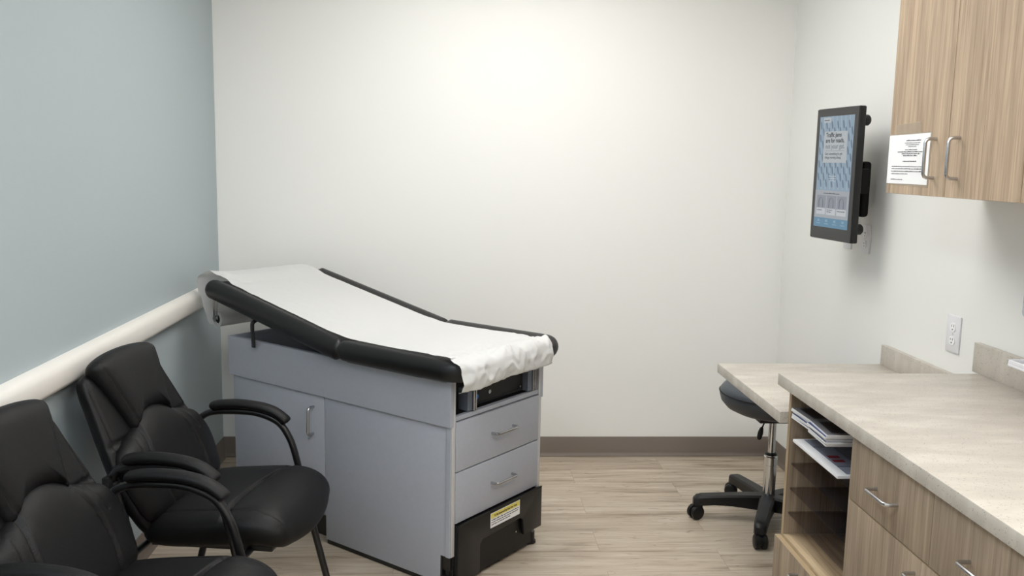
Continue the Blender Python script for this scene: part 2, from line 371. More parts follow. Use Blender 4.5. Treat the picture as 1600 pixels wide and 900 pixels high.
# black pull-out step
def step(bm):
    prism(bm, [P(-.014, .036, .250), P(-.014, .036, .032), P(-.014, .165, .020), P(-.014, .165, .135), P(-.014, .180, .152), P(-.014, .425, .158), P(-.014, .443, .145), P(-.014, .452, .078), P(-.014, .573, .078), P(-.014, .573, .248)], (-.014, 0, 0), .0015)
    bl(bm, 0, .20, .036, .046, .035, .246); bl(bm, 0, .20, WT-.021, WT-.011, .08, .246); bl(bm, 0, .20, .046, WT-.02, .236, .246)
st = obj('step', step, M['black'], tab)
def stepin(bm):
    bl(bm, .004, .012, .047, WT-.06, .015, .235); bl(bm, -.016, -.011, .040, WT-.013, .2445, .2525)
obj('step_panel', stepin, M['plastic'], st)
obj('screw', lambda bm: cyl(bm, P(.004, .414, .100), P(-.001, .414, .100), .004, 10), M['chrome'], st)
lab = bxo('sticker', P(-.0148, .226, .179), P(-.0142, .417, .238), M['white'], st, 0)
bxo('yellow_band', P(-.0153, .228, .216), P(-.0148, .415, .236), M['yellow'], lab, 0)
mt = Matrix.Translation(P(-.0158, .3215, .2215)) @ Matrix(((0, 0, 1, 0), (1, 0, 0, 0), (0, 1, 0, 0), (0, 0, 0, 1)))
text_mesh('printed_heading', 'To Be Removed By End User Only', .0105, M['ink'], lab, mt, True, 'CENTER')
def glyphs(bm, x0, x1, z, h, fn, seed=1, wgt=.55):
    """rows of tiny strokes that read as words too small to make out"""
    rr = random.Random(seed); x = x0
    while x < x1:
        for _ in range(rr.randint(2, 8)):
            if x > x1: break
            hh = h*rr.choice((.6, .6, .7, 1)); w = h*wgt*rr.uniform(.5, .9)
            fn(bm, x, x+w, z, z+hh); x += w + h*.18
        x += h*.55
for k, z in enumerate((.205, .196, .187)):
    pass
def labl(bm):
    for k, (z, xe) in enumerate(((.2075, .408), (.1985, .404), (.1895, .355))):
        glyphs(bm, .232, xe, z, .0045, lambda bm, a, b, c, d: bl(bm, -.0153, -.0148, a, b, c, d, 0), k+3)
obj('printed_lines', labl, M['ink'], lab)
# casters / leveling feet
for (l, t) in ((.030, WT-.030), (.030, .030)):
    def cas(bm):
        cyl(bm, P(l, t, .004), P(l, t, .050), .021, 20); cyl(bm, P(l, t, 0), P(l, t, .010), .026, 20); cyl(bm, P(l, t, .05), P(l, t, .131), .009, 10)
        bl(bm, l-.02, l+.02, t-.015, t+.015, .075, .131)
    obj('foot', cas, M['black'], tab)
obj('corner_bracket', lambda bm: (bl(bm, .006, .058, .028, .040, .02, .16), bl(bm, .045, .058, .012, .030, .02, .128)), M['black'], tab)
for (l, t) in ((L-.09, .10), (L-.09, WT-.07)):
    obj('foot', lambda bm: (cyl(bm, P(l, t, 0), P(l, t, .03), .022), cyl(bm, P(l, t, .03), P(l, t, .112), .012)), M['black'], tab)

# cushions: superellipse-edged pads built in plan, thickness rounded
def dish(d):
    u = max(0, min(1, (d-.044)/.045)); return -.013*u*u*(3-2*u)
def pad(bm, lo, hi, t0, t1, zc, th, corner, top, ringn=10, edge=.035, seg_corner=8):
    """lo/hi length extents; corner=(r at lo, r at hi); top(l)->z of the mid plane; edge radius rounds over"""
    # outline polygon
    def outline(ins):
        pts = []
        for (cx, cy, r, a0) in ((lo, t0, corner[0], 180), (hi, t0, corner[1], 270), (hi, t1, corner[1], 0), (lo, t1, corner[0], 90)):
            r2 = max(r, .012)
            ccx = cx + (r2 if cx == lo else -r2); ccy = cy + (r2 if cy == t0 else -r2)
            rr = max(r2-ins, .002); ii = max(ins-r2+.002, 0)
            ccx2 = ccx + (ii if cx == lo else -ii); ccy2 = ccy + (ii if cy == t0 else -ii)
            for k in range(seg_corner+1):
                a = R(a0+90*k/seg_corner); pts.append((ccx2+rr*math.cos(a), ccy2+rr*math.sin(a)))
        # subdivide long straight sides
        out = []
        for i, p in enumerate(pts):
            q = pts[(i+1) % len(pts)]; out.append(p)
            if (i+1) % (seg_corner+1) == 0:
                for k in range(1, 14): out.append((p[0]+(q[0]-p[0])*k/14, p[1]+(q[1]-p[1])*k/14))
        return out
    rings = []
    for k in range(ringn+1):
        a = -90+180*k/ringn; ins = edge*(1-math.cos(R(a))); dz = math.sin(R(a))*th/2
        rings.append([bm.verts.new(top(x, y, dz + dish(min(y-t0, t1-y))*max(0, math.sin(R(a))))) for x, y in outline(ins)])
    # inner rings for the crown (top and bottom)
    for side in (0, 1):
        base = rings[-1] if side else rings[0]
        dz0 = th/2 if side else -th/2
        prev = base
        for ins in (edge+.008, edge+.018, edge+.028, edge+.038, edge+.05, edge+.07, edge+.10, edge+.2):
            ring = [bm.verts.new(top(x, y, dz0 + (dish(min(y-t0, t1-y)) if side else 0))) for x, y in outline(ins)]
            n = len(ring)
            for i in range(n):
                bm.faces.new((prev[i], prev[(i+1) % n], ring[(i+1) % n], ring[i]))
            prev = ring
        bm.faces.new(prev)
    n = len(rings[0])
    for a, b in zip(rings, rings[1:]):
        for i in range(n): bm.faces.new((a[i], a[(i+1) % n], b[(i+1) % n], b[i]))
cz = .840
obj('seat_cushion', lambda bm: pad(bm, -.078, .548, -.052, .642, cz, .082, (.10, .03), lambda l, t, dz: P(l, t, cz+dz)), M['vinyl'], tab, angle=80)
A = R(11.2); H0 = Vector((.535, .833))     # hinge line at mid thickness
def back(l, t, dz):
    s = l; cl = H0[0]+s*math.cos(A)-dz*math.sin(A); z = H0[1]+s*math.sin(A)+dz*math.cos(A)
    return P(cl, t, z)
BL = .872
obj('backrest_cushion', lambda bm: pad(bm, .0, BL, -.052, .642, 0, .090, (.03, .035), back, edge=.042), M['vinyl'], tab, angle=80)
def under(bm):
    prism(bm, [P(.02, .0, .789), P(.02, .0, .802), P(.53, .0, .802), P(.53, .0, .789)], (0, WT, 0))
    for t in (.02, WT-.04):
        a = back(.05, t, -.046); b = back(BL-.06, t, -.046); c = back(BL-.06, t, -.056); d = back(.05, t, -.060)
        prism(bm, [a, b, c, d], (0, .02, 0))
obj('base_board', under, M['black'], tab)
for t_ in (.06, WT-.06): obj('backrest_strut', lambda bm: tube(bm, [back(.18, t_, -.055), P(.62, t_, .63)], .008, 8), M['black'], tab)
# release lever hooked over the side
def lever(bm):
    pts = smoothpath([P(1.05, .10, .905), P(1.080, .03, .895), P(1.092, -.008, .882), P(1.094, -.014, .86), P(1.090, -.014, .81), P(1.088, -.014, .773)], 5)
    tube(bm, pts, .019, 10, up=(1, 0, 0), sx=.3, sy=1)
obj('release_lever', lever, M['black'], tab)
# roll brackets at the head end
RC = (1.437, .845); RT0, RT1 = .055, .570
for t in (RT0-.012, RT1+.008):
    def br(bm):
        bl(bm, RC[0]-.004, RC[0]+.012, t, t+.003, RC[1]-.012, .965); bl(bm, RC[0]-.020, RC[0]-.012, t, t+.003, RC[1]+.0, .955)
        bl(bm, RC[0]-.10, RC[0]+.012, t, t+.003, .944, .962)
        cyl(bm, P(RC[0], t-.006, RC[1]+.004), P(RC[0], t+.012, RC[1]+.004), .007, 12)
    obj('roll_bracket', br, M['steel'], tab)

# ------------------------------------------------------------ paper from the roll over the table
pap = thing('exam_paper', 'white crinkled paper sheet pulled from its roll over the black exam table top', 'paper', (N[0], N[1], 0), TROT)
def roll(bm):
    seg = 36; n = 14; ro, ri = .036, .021
    cs = [(ro*math.cos(2*PI*k/seg), ro*math.sin(2*PI*k/seg)) for k in range(seg)]
    ci = [(ri*math.cos(2*PI*k/seg), ri*math.sin(2*PI*k/seg)) for k in range(seg)]
    def ring(c, t): return [bm.verts.new(P(RC[0]+a, t, RC[1]+b)) for a, b in c]
    A0, A1, B0, B1 = ring(cs, RT0), ring(cs, RT1), ring(ci, RT0), ring(ci, RT1)
    for k in range(seg):
        j = (k+1) % seg
        bm.faces.new((A0[k], A0[j], A1[j], A1[k])); bm.faces.new((B0[k], B1[k], B1[j], B0[j]))
        bm.faces.new((A0[k], B0[k], B0[j], A0[j])); bm.faces.new((A1[k], A1[j], B1[j], B1[k]))
ro = obj('roll', roll, M['paper'], pap)
obj('roll_hole_shade', lambda bm: cyl(bm, P(RC[0], RT0+.006, RC[1]), P(RC[0], RT1-.006, RC[1]), .0205, 24), M['dark'], ro)  # dark plug painting the shade inside the hollow roll
prof = [(RC[0]+.020, RC[1]-.032), (RC[0]+.040, RC[1]-.012), (1.500, .885), (1.527, .950), (1.538, 1.005), (1.520, 1.036), (1.470, 1.050), (1.415, 1.052)]
def bpnt(s, dz=.0490): return (H0[0]+s*math.cos(A)-dz*math.sin(A), H0[1]+s*math.sin(A)+dz*math.cos(A))
prof += [bpnt(s) for s in (.80, .70, .55, .4, .25, .12)]
prof += [(.575, .895), (.52, .8870), (.44, .8850), (.30, .8845), (.18, .8845), (.10, .8845), (.03, .885), (-.03, .8845), (-.062, .878), (-.084, .862), (-.094, .838), (-.096, .81), (-.093, .785), (-.088, .772), (-.078, .768)]
pp = smoothpath([(a, 0, b) for a, b in prof], 8)
# resample evenly
cum = [0]
for a, b in zip(pp, pp[1:]): cum.append(cum[-1]+(b-a).length)
def along(s):
    for i in range(len(cum)-1):
        if cum[i+1] >= s:
            f = (s-cum[i])/max(cum[i+1]-cum[i], 1e-9); p = pp[i].lerp(pp[i+1], f); return p, (pp[i+1]-pp[i]).normalized()
    return pp[-1], (pp[-1]-pp[-2]).normalized()
NS, NT = 300, 90
def sheet(bm):
    rows = []
    for i in range(NS+1):
        s = cum[-1]*i/NS; p, d = along(s); l, z = p.x, p.z; nrm = Vector((d.z, 0, -d.x))
        if nrm.z < 0 and 0: nrm = -nrm
        k = max(0, min(1, (.62-l)/.62))
        tn = .030 - .035*min(1, (1.5-l)/.9) if l > .6 else -.005 - .012*k
        tf = .560
        if l < .10:
            g = max(0, min(1, (.10-l)/.19)); g = g*g*(3-2*g)
            tn = tn - .022*g; tf = tf - .062*g
        foot = max(0, min(1, (.26-l)/.26)); head = max(0, min(1, (l-1.05)/.35))
        row = []
        for j in range(NT+1):
            f = j/NT; t = tn+(tf-tn)*f
            v = Vector((l*1.0, t, z))
            a = noise.noise(Vector((l*9, t*9, z*9+3))); b = noise.noise(Vector((l*24+5, t*24, z*24)))
            rdg = 1-abs(noise.noise(Vector((l*13+t*7, t*15-l*6, z*16))))*2.2; rdg = max(rdg, -.4)
            r2 = 1-abs(noise.noise(Vector((l*26-t*20, t*26+l*9, z*30+9))))*2.2; r2 = max(r2, -.4)
            amp = foot**1.3*.0080
            dsp = amp*(rdg*.9 + .45*r2 + .8*a) + .0007*b + dish(min(t+.052, .642-t))*max(0, min(1, (l+.06)/.10))*max(0, min(1, (1.36-l)/.08))
            # folds running in from the near edge at the head end
            en = math.exp(-((t-tn)/.10)**2)
            dsp += head*en*(.004*math.sin(l*48+t*60) + .006*b + .007) + head*.003*a
            # near end droops where it leaves the cushion
            q = p + Vector((0, 0, 0))
            v = Vector((l, t, z)) + (nrm*-1 if nrm.z < 0 else nrm)*(dsp + .0015) if abs(nrm.z) > .3 else Vector((l + (dsp if l > .7 else -dsp), t, z))
            if l < -.05: v.z += .016*f - .004*math.sin(f*9) + .004*a   # hem slightly uneven
            if f < .12 and l < -.03: v.x -= .012*(1-f/.12)*-1
            row.append(bm.verts.new(P(v.x, v.y, v.z)))
        rows.append(row)
    for a, b in zip(rows, rows[1:]):
        for j in range(NT): bm.faces.new((a[j], a[j+1], b[j+1], b[j]))
obj('sheet', sheet, M['paper'], pap, angle=180)

# ------------------------------------------------------------ waiting chairs
def pillow(bm, outline, c, place, h, back=0, nr=16, na=96, p=3.2, groove=None):
    """inflated pad: outline(theta)->(x,y) boundary, star-shaped about c; place(x,y,h)->3d"""
    def layer(sgn, hh):
        rings = []
        for i in range(nr+1):
            r = math.sin(i/nr*PI/2)
            if i == 0: rings.append([bm.verts.new(place(c[0], c[1], sgn*hh*1.0 + (groove(c[0], c[1]) if groove and sgn > 0 else 0)))]); continue
            ring = []
            for k in range(na):
                ox, oy = outline(2*PI*k/na); x = c[0]+(ox-c[0])*r; y = c[1]+(oy-c[1])*r
                z = sgn*hh*max(0, (1-r**p))**(1/2.2)
                if groove and sgn > 0: z += groove(x, y)*min(1, (1-r)*8+.2)
                ring.append(bm.verts.new(place(x, y, z)))
            rings.append(ring)
        for k in range(na): bm.faces.new((rings[0][0], rings[1][k], rings[1][(k+1) % na]))
        for a, b in zip(rings[1:], rings[2:]):
            for k in range(na): bm.faces.new((a[k], b[k], b[(k+1) % na], a[(k+1) % na]))
        return rings[-1]
    A_ = layer(1, h)
    if back:
        B_ = layer(-1, back)
        for k in range(na): bmesh.ops.weld_verts(bm, targetmap={B_[k]: A_[k]})
def polar_poly(pts):
    """closed smooth outline from points -> function of theta by arc fraction"""
    q = [Vector((a, b, 0)) for a, b in pts]; n = len(q); res = []
    for i in range(n):
        p0, p1, p2, p3 = q[i-1], q[i], q[(i+1) % n], q[(i+2) % n]
        for k in range(12):
            t = k/12; res.append(.5*((2*p1)+(-p0+p2)*t+(2*p0-5*p1+4*p2-p3)*t*t+(-p0+3*p1-3*p2+p3)*t**3))
    m = len(res)
    def f(th):
        x = (th/(2*PI))*m; i = int(x) % m; j = (i+1) % m; v = res[i].lerp(res[j], x-int(x)); return v.x, v.y
    return f
LEAN = R(25); BX, BZ = -.185, .425      # back reference: bottom centre front
def bk(s, t, h):
    """s across, t up the backrest, h forward"""
    wrap = .10*s*s/.06*.35
    return Vector((BX - t*math.sin(LEAN) + h*math.cos(LEAN) + wrap*.35, s, BZ + t*math.cos(LEAN) + h*math.sin(LEAN)))
def gauss(x, w): return math.exp(-(x/w)**2)
ch = thing('waiting_chair', 'black padded armchair against the rail, between the exam table and the nearer chair', 'chair', (.502, -1.775, 0), R(-9), 'black padded armchairs along the left wall')
# back shell with wings
shell_out = polar_poly([(.262, .06), (.276, .15), (.270, .24), (.254, .33), (.236, .42), (.222, .49), (.19, .520), (.09, .528), (0, .530), (-.09, .528), (-.19, .520), (-.222, .49), (-.236, .42), (-.254, .33), (-.270, .24), (-.276, .15), (-.262, .06), (-.225, -.01), (-.12, -.03), (0, -.03), (.12, -.03), (.225, -.01)])
def wing_groove(x, y):
    return -.010*gauss(y-.292, .005)*(1 if abs(x) > .12 else 0) - .006*gauss(abs(x)-.232+.10*(y-.3), .004)
bs = obj('backrest', lambda bm: pillow(bm, shell_out, (0, .25), lambda x, y, h: bk(x, y, h-.005), .030, .052, 46, 200, 6, wing_groove), M['leather'], ch, angle=180)
head_out = polar_poly([(.132, .345), (.156, .42), (.180, .50), (.178, .540), (.11, .558), (0, .564), (-.11, .558), (-.178, .540), (-.180, .50), (-.156, .42), (-.132, .345), (-.118, .300), (-.085, .322), (-.04, .336), (0, .340), (.04, .336), (.085, .322), (.118, .300)])
def hg(x, y): return -.005*gauss(abs(x)-(.100+.27*(y-.30)), .004)
obj('head_pad', lambda bm: pillow(bm, head_out, (0, .44), lambda x, y, h: bk(x, y, h+.022), .046, .040, 44, 200, 5.5, hg), M['leather'], bs, angle=180)
lum_out = polar_poly([(.268, .10), (.280, .17), (.272, .22), (.246, .266), (.190, .290), (.125, .312), (.085, .338), (.04, .354), (0, .359), (-.04, .354), (-.085, .338), (-.125, .312), (-.190, .290), (-.246, .266), (-.272, .22), (-.280, .17), (-.268, .10), (-.235, .03), (-.12, .0), (0, -.005), (.12, .0), (.235, .03)])
def lg(x, y):
    c = .112 + .030*math.sin(max(0, min(1, (.30-y)/.30))*PI)
    return -.011*gauss(abs(x)-c, .0055) - .004*gauss(abs(x)-c-.045, .004)*(1 if y > .20 else 0)
obj('lumbar_pad', lambda bm: pillow(bm, lum_out, (0, .16), lambda x, y, h: bk(x, y, h+.014), .056, .02, 56, 240, 4.6, lg), M['leather'], bs, angle=180)
# seat
seat_out = polar_poly([(.262, -.17), (.280, -.06), (.280, .06), (.262, .17), (.235, .235), (.14, .262), (0, .266), (-.14, .258), (-.205, .225), (-.215, .12), (-.216, 0), (-.215, -.12), (-.205, -.225), (-.14, -.258), (0, -.266), (.14, -.262), (.235, -.235)])
def sg(x, y):
    c = .070 + .02*(y/.25)**2 + .03*y/.25
    return -.015*gauss(x-c, .0055) - .004*gauss(abs(y)-.205, .003)
def seatp(x, y, h):
    drop = -.055*max(0, (x-.12)/.16)**2
    return Vector((x, y, .438 + h + drop + .02*(x/.25)))
obj('seat', lambda bm: pillow(bm, seat_out, (.03, 0), seatp, .064, .066, 50, 200, 5.5, sg), M['leather'], ch, angle=180)
obj('seat_pan', lambda bm: box(bm, (-.19, -.21, .372), (.20, .21, .392), .004), M['black'], ch)
for sy in (1, -1):
    y = .302*sy
    def arm(bm):
        pts = smoothpath([(-.270, y*.93, .605), (-.245, y*.97, .640), (-.20, y, .657), (-.10, y, .662), (-.03, y, .655), (.035, y, .628), (.072, y, .580), (.096, y, .515), (.132, y, .36), (.176, y, .18), (.220, y, .006)], 6)
        tube(bm, pts, .0125, 12)
    f = obj('arm_frame', arm, M['tube'], ch, angle=60)
    obj('foot_cap', lambda bm: tube(bm, [(.213, y, .035), (.2215, y, 0)], .0155, 12), M['plastic'], f)
    def apad(bm):
        pts = smoothpath([(-.212, y, .672), (-.198, y, .681), (-.16, y, .687), (-.10, y, .689), (-.03, y, .682), (.02, y, .667), (.058, y, .642), (.070, y, .628)], 6)
        n = len(pts); rs = []
        for i in range(n):
            u = i/(n-1); rs.append(.027*min(1, math.sqrt(max(.02, 1-(1-min(u/.10, 1))**2)))*min(1, math.sqrt(max(.03, 1-(1-min((1-u)/.10, 1))**2))))
        tube(bm, pts, rs, 18, up=(0, 0, 1), sx=1.0, sy=.62)
    obj('arm_pad', apad, M['leather'], ch, angle=80)
    def rear(bm):
        pts = smoothpath([(-.262, y*.93, .60), (-.235, y*.93, .48), (-.215, y*.92, .38), (-.225, y*.92, .25), (-.262, y*.92, .10), (-.29, y*.92, .006)], 5)
        tube(bm, pts, .0125, 12)
    lg_ = obj('rear_leg', rear, M['tube'], ch, angle=60)
    obj('foot_cap', lambda bm: tube(bm, [(-.285, y*.92, .035), (-.2915, y*.92, 0)], .0155, 12), M['plastic'], lg_)
for p_, q_ in (((.128, -.305, .375), (.128, .305, .375)), ((-.213, -.282, .37), (-.213, .282, .37)), ((-.205, -.16, .378), (.13, -.16, .378)), ((-.205, .16, .378), (.13, .16, .378))):
    obj('cross_bar', lambda bm: cyl(bm, p_, q_, .011, 12), M['tube'], ch)
for sy in (1, -1): obj('back_bracket', lambda bm: box(bm, (-.285, .20*sy, .44), (-.262, .31*sy, .62), .004), M['black'], ch)
dup(ch, (.476, -2.515, 0), R(-7.5), 'black padded armchair nearest the camera, cut off by the picture edge')

# ------------------------------------------------------------ rolling stool
SX, SY = 2.628, -.900
sto = thing('rolling_stool', 'round slate grey stool on a black five-arm caster base under the lower desk', 'stool', (SX, SY, 0))
def seatst(bm):
    pr_ = [(0, .492), (.10, .494), (.165, .503), (.205, .522), (.228, .548), (.236, .575), (.234, .598), (.222, .614), (.20, .622), (.10, .628), (0, .629)]
    lathe(bm, pr_, (0, 0, 0), 56)
ss = obj('seat', seatst, M['stoolv'], sto, angle=60)
obj('seat_plate', lambda bm: (box(bm, (-.09, -.09, .476), (.09, .09, .494), .003)), M['black'], ss)
obj('piping', lambda bm: tube(bm, [(.2365*math.cos(2*PI*k/56), .2365*math.sin(2*PI*k/56), .590) for k in range(57)], .003, 6), M['seam'], ss)
obj('column', lambda bm: lathe(bm, [(.0, .09), (.027, .09), (.027, .262), (.030, .264), (.030, .30), (.026, .303), (.026, .308)], (0, 0, 0), 28), M['chrome'], sto, angle=30)
obj('collar', lambda bm: lathe(bm, [(.014, .305), (.024, .305), (.026, .312), (.022, .318), (.014, .318)], (0, 0, 0), 28), M['plastic'], sto)
obj('piston', lambda bm: cyl(bm, (0, 0, .30), (0, 0, .48), .0165, 24), M['chrome'], sto)
def leverf(bm):
    tube(bm, smoothpath([(-.02, -.02, .482), (-.045, -.03, .470), (-.060, -.036, .44)], 5), .0035, 8)
    tube(bm, smoothpath([(-.060, -.036, .445), (-.066, -.039, .425), (-.072, -.041, .398), (-.074, -.042, .388)], 5), [.004, .006, .008, .009, .010, .011, .0115, .0115, .011, .011, .010, .009, .008, .006, .004, .002], 12)
obj('height_lever', leverf, M['plastic'], sto)
obj('hub', lambda bm: lathe(bm, [(0, .052), (.035, .052), (.045, .06), (.045, .10), (.032, .118), (.028, .118)], (0, 0, 0), 28), M['plastic'], sto)
for k, a in enumerate((173, 245, 317, 29, 101)):
    ca, sa = math.cos(R(a)), math.sin(R(a)); d = Vector((ca, sa, 0)); s = Vector((-sa, ca, 0))
    def leg(bm):
        # tapering channel arm: deep at the hub, blunt rounded tip that turns down over the caster
        sta = [(.02, .034, .124, .056), (.08, .032, .123, .062), (.16, .029, .119, .070), (.24, .028, .114, .072), (.295, .027, .110, .066), (.318, .025, .105, .062), (.332, .018, .092, .064)]
        rings = []
        for x, hw, zt, zb in sta:
            r_ = .008; ring = []
            for (sx_, zz) in ((-1, zb), (-1, zt-r_), (-.72, zt), (.72, zt), (1, zt-r_), (1, zb)):
                ring.append(bm.verts.new(d*x + s*hw*sx_ + Vector((0, 0, zz))))
            rings.append(ring)
        for A1, B1 in zip(rings, rings[1:]):
            for i in range(6): bm.faces.new((A1[i], A1[(i+1) % 6], B1[(i+1) % 6], B1[i]))
        bm.faces.new(rings[0]); bm.faces.new(rings[-1])
    lg2 = obj('leg', leg, M['plastic'], sto, angle=40)
    c = d*.308; sw = R(a+ (30, 20, 65, 10, 60)[k]); e = Vector((math.cos(sw), math.sin(sw), 0)); ax = Vector((-math.sin(sw), math.cos(sw), 0))
    def caster(bm):
        cyl(bm, c+Vector((0, 0, .052)), c+Vector((0, 0, .10)), .008, 10)
        tube(bm, [c+Vector((0, 0, .050)), c+Vector((0, 0, .070))], [.021, .017], 16)
        w = c+e*.014+Vector((0, 0, .031))
        for sg_ in (-1, 1):
            a0 = w+ax*sg_*.006; a1 = w+ax*sg_*.023; a2 = w+ax*sg_*.027
            tube(bm, [a0, a1, a2], [.0308, .0308, .025], 24)
        tube(bm, [w-ax*.007, w+ax*.007], [.023, .023], 16)
    obj('caster', caster, M['plastic'], lg2)

# ------------------------------------------------------------ worktops
ZL, ZH = .7906, .914
XF = 2.2700; YL0, YL1 = -1.2007, -1.9065
wk = thing('desk_top', 'lower speckled beige desk top on the right wall above the stool', 'desk', (0, 0, 0))
bxo('top', (2.2746, YL0, ZL-.038), (W, YL1, ZL), M['stone'], wk, .0015)
bxo('backsplash', (W-.020, YL0-.008, ZL), (W, YL1+.0, ZL+.082), M['stone'], wk, .0012)
obj('support_bracket', lambda bm: (prism(bm, [(W, -1.55, ZL-.038), (W-.40, -1.55, ZL-.038), (W-.40, -1.55, ZL-.065), (W-.04, -1.55, .40), (W, -1.55, .40)], (0, .025, 0))), M['rail'], wk)
YH0 = -1.8828; YH1 = -4.60
cn = thing('countertop', 'higher speckled beige counter top over the oak drawers', 'countertop', (0, 0, 0))
bxo('top', (XF, YH0, ZH-.038), (W, YH1, ZH), M['stone'], cn, .0015)
bxo('backsplash', (W-.020, YH0+.036, ZH), (W, YH1, ZH+.098), M['stone'], cn, .0012)
# ------------------------------------------------------------ base cabinets
XC = 2.304; XD = 2.285; ZK = ZH-.038
T = .018
def pull(parent, x, y0, z, horizontal=True, out=.032, ln=.107):
    if horizontal: f = lambda bm: bowhandle(bm, (x, y0, z), (x, y0-ln, z), (-out, 0, 0), .0048, .010)
    else: f = lambda bm: bowhandle(bm, (x, y0, z), (x, y0, z-ln), (-out, 0, 0), .0052, .012)
    return obj('handle', f, M['steel'], parent)
c1 = thing('shelf_cabinet', 'oak base cabinet with open smoked shelves beside the lower desk', 'cabinet', (0, 0, 0))
Y0, Y1 = -1.907, -2.412
def side(y, T=.018): return lambda bm: (box(bm, (XC, y, .09), (W-.001, y-T, ZK), 0, 1, 0), box(bm, (XC-.0008, y, .09), (XC+.0, y-T, ZK), 0, 1, 1))
obj('side_panel', side(Y0), [M['woodshade'], M['edge']], c1)
obj('side_panel', side(-2.376, .036), [M['woodshade'], M['edge']], c1)
bxo('shelf_floor', (XC, Y0-T, .365), (W-.04, -2.376, .383), M['woody'], c1, .0005)
bxo('back_panel', (2.66, Y0-T, .383), (2.672, -2.376, ZK-.001), M['woodshade'], c1, 0)
bxo('toe_kick', (XC+.06, Y0-.005, 0), (W-.05, Y1, .09), M['black'], c1, 0)
d = bxo('door', (XD, Y0+.008, .092), (XD+.0185, Y1+.0015, .371), M['woodshade'], c1, .0012)
bxo('door_edge', (XD+.0005, Y0+.0075, .371), (XD+.018, Y1+.002, .3716), M['edge'], d, 0)
pull(d, XD, -2.11, .33)
SH = (.782, .704, .625, .542, .459)
for z in SH:
    bxo('acrylic_shelf', (XC+.012, Y0-T, z-.005), (2.658, -2.376, z), M['smoked'], c1, 0)
c2 = thing('drawer_cabinet', 'oak base cabinet with two small drawers over one wide drawer', 'cabinet', (0, 0, 0))
obj('side_panel', side(-2.4145), [M['woodshade'], M['edge']], c2)
obj('side_panel', side(-3.228), [M['woodshade'], M['edge']], c2)
bxo('bottom_panel', (XC, -2.4325, .09), (W-.04, -3.228, .108), M['woody'], c2, 0)
bxo('toe_kick', (XC+.06, -2.415, 0), (W-.05, -3.245, .09), M['black'], c2, 0)
for ya in (-2.4155, -2.8305):
    d = bxo('drawer', (XD, ya, .6985), (XD+.0185, ya-.412, ZK-.003), M['woodshade'], c2, .0012)
    pull(d, XD, ya-.152, .779)
d = bxo('drawer', (XD, -2.4155, .395), (XD+.0185, -3.2425, .6945), M['woodshade'], c2, .0012)
bxo('door_edge', (XD+.0005, -2.416, .6945), (XD+.018, -3.242, .6951), M['edge'], d, 0)
pull(d, XD, -2.776, .655)
d = bxo('drawer', (XD, -2.4155, .092), (XD+.0185, -3.2425, .392), M['woodshade'], c2, .0012)
pull(d, XD, -2.776, .345)
c3 = thing('door_cabinet', 'oak base cabinet with two doors, nearest the camera under the counter', 'cabinet', (0, 0, 0))
obj('side_panel', side(-3.247), [M['woodshade'], M['edge']], c3)
obj('side_panel', side(-4.57), [M['woodshade'], M['edge']], c3)
bxo('bottom_panel', (XC, -3.266, .09), (W-.04, -4.57, .108), M['woody'], c3, 0)
bxo('toe_kick', (XC+.06, -3.246, 0), (W-.05, -4.585, .09), M['black'], c3, 0)
for ya in (-3.2465, -3.918):
    d = bxo('door', (XD, ya, .092), (XD+.0185, ya-.668, ZK-.003), M['woodshade'], c3, .0012)
    pull(d, XD, ya-.06, .80, False)

# brochures and paper on the smoked shelves
def booklet(bm, ln, wd, th, mi_cover=1, curl=0):
    """lies with its spine along local y; origin at near front corner bottom; x into the shelf"""
    nx = 10; rows = []
    for k in range(nx+1):
        x = wd*k/nx; z = curl*(1-k/nx)**2
        rows.append([bm.verts.new((x, 0, z)), bm.verts.new((x, ln, z)), bm.verts.new((x, ln, z+th)), bm.verts.new((x, 0, z+th))])
    for a, b in zip(rows, rows[1:]):
        for i, mi in ((0, 0), (1, 0), (2, mi_cover), (3, 0)):
            bm.faces.new((a[i], a[(i+1) % 4], b[(i+1) % 4], b[i])).material_index = mi
    bm.faces.new(rows[0]).material_index = 0; bm.faces.new(rows[-1]).material_index = 0
def put(o, x, y, z, rz): o.location = (x, y, z); o.rotation_euler = (0, 0, rz)
zb = SH[0]+.0006
# far stack: five magazines, fanned a little; near stack: five magazines pulled forward
def cover_pic(o, ln, wd, th, x0, x1, y0, y1, m, curl):
    f = lambda bm: [bm.verts.new(p) for p in ()]
    bm = bmesh.new(); n = 6; rows = []
    for k in range(n+1):
        x = wd*(x0+(x1-x0)*k/n); z = curl*(1-x/wd)**2+th+.0004
        rows.append([bm.verts.new((x, ln*y0, z)), bm.verts.new((x, ln*y1, z))])
    for a, b in zip(rows, rows[1:]): bm.faces.new((a[0], a[1], b[1], b[0]))
    return finish(bm, 'cover_picture', m, o)
for s, (xs, ys, rz, side_, n) in enumerate(((2.303, -2.096, R(2), 'far', 6), (2.288, -2.245, R(-2), 'nearer', 7))):
    th = .0055; ln = .145; proto = None
    for k in range(n):
        top = k == n-1
        if proto is None or top:
            o = obj('magazine', lambda bm: booklet(bm, ln, .275, th, 1), [M['white'], M['covergrey'] if top else M['navy']], None)
            if not top: proto = o
            else: cover_pic(o, ln, .275, th, .07, .95, .13, .90, M['coverdark'], 0)
        else:
            o = proto.copy(); COL.objects.link(o)
        tag(o, 'magazine with a dark picture cover on top of the %s stack' % side_ if top else 'white-edged magazine under the top one in the %s stack' % side_, 'magazine', 'magazines in the %s stack' % side_)
        put(o, xs + .004*math.sin(k*2.3) - .0016*k*s, ys+.004*math.cos(k*1.7)-.002*k*s, zb + k*(th+.0004), rz + R(1.5*math.sin(k*1.9)))
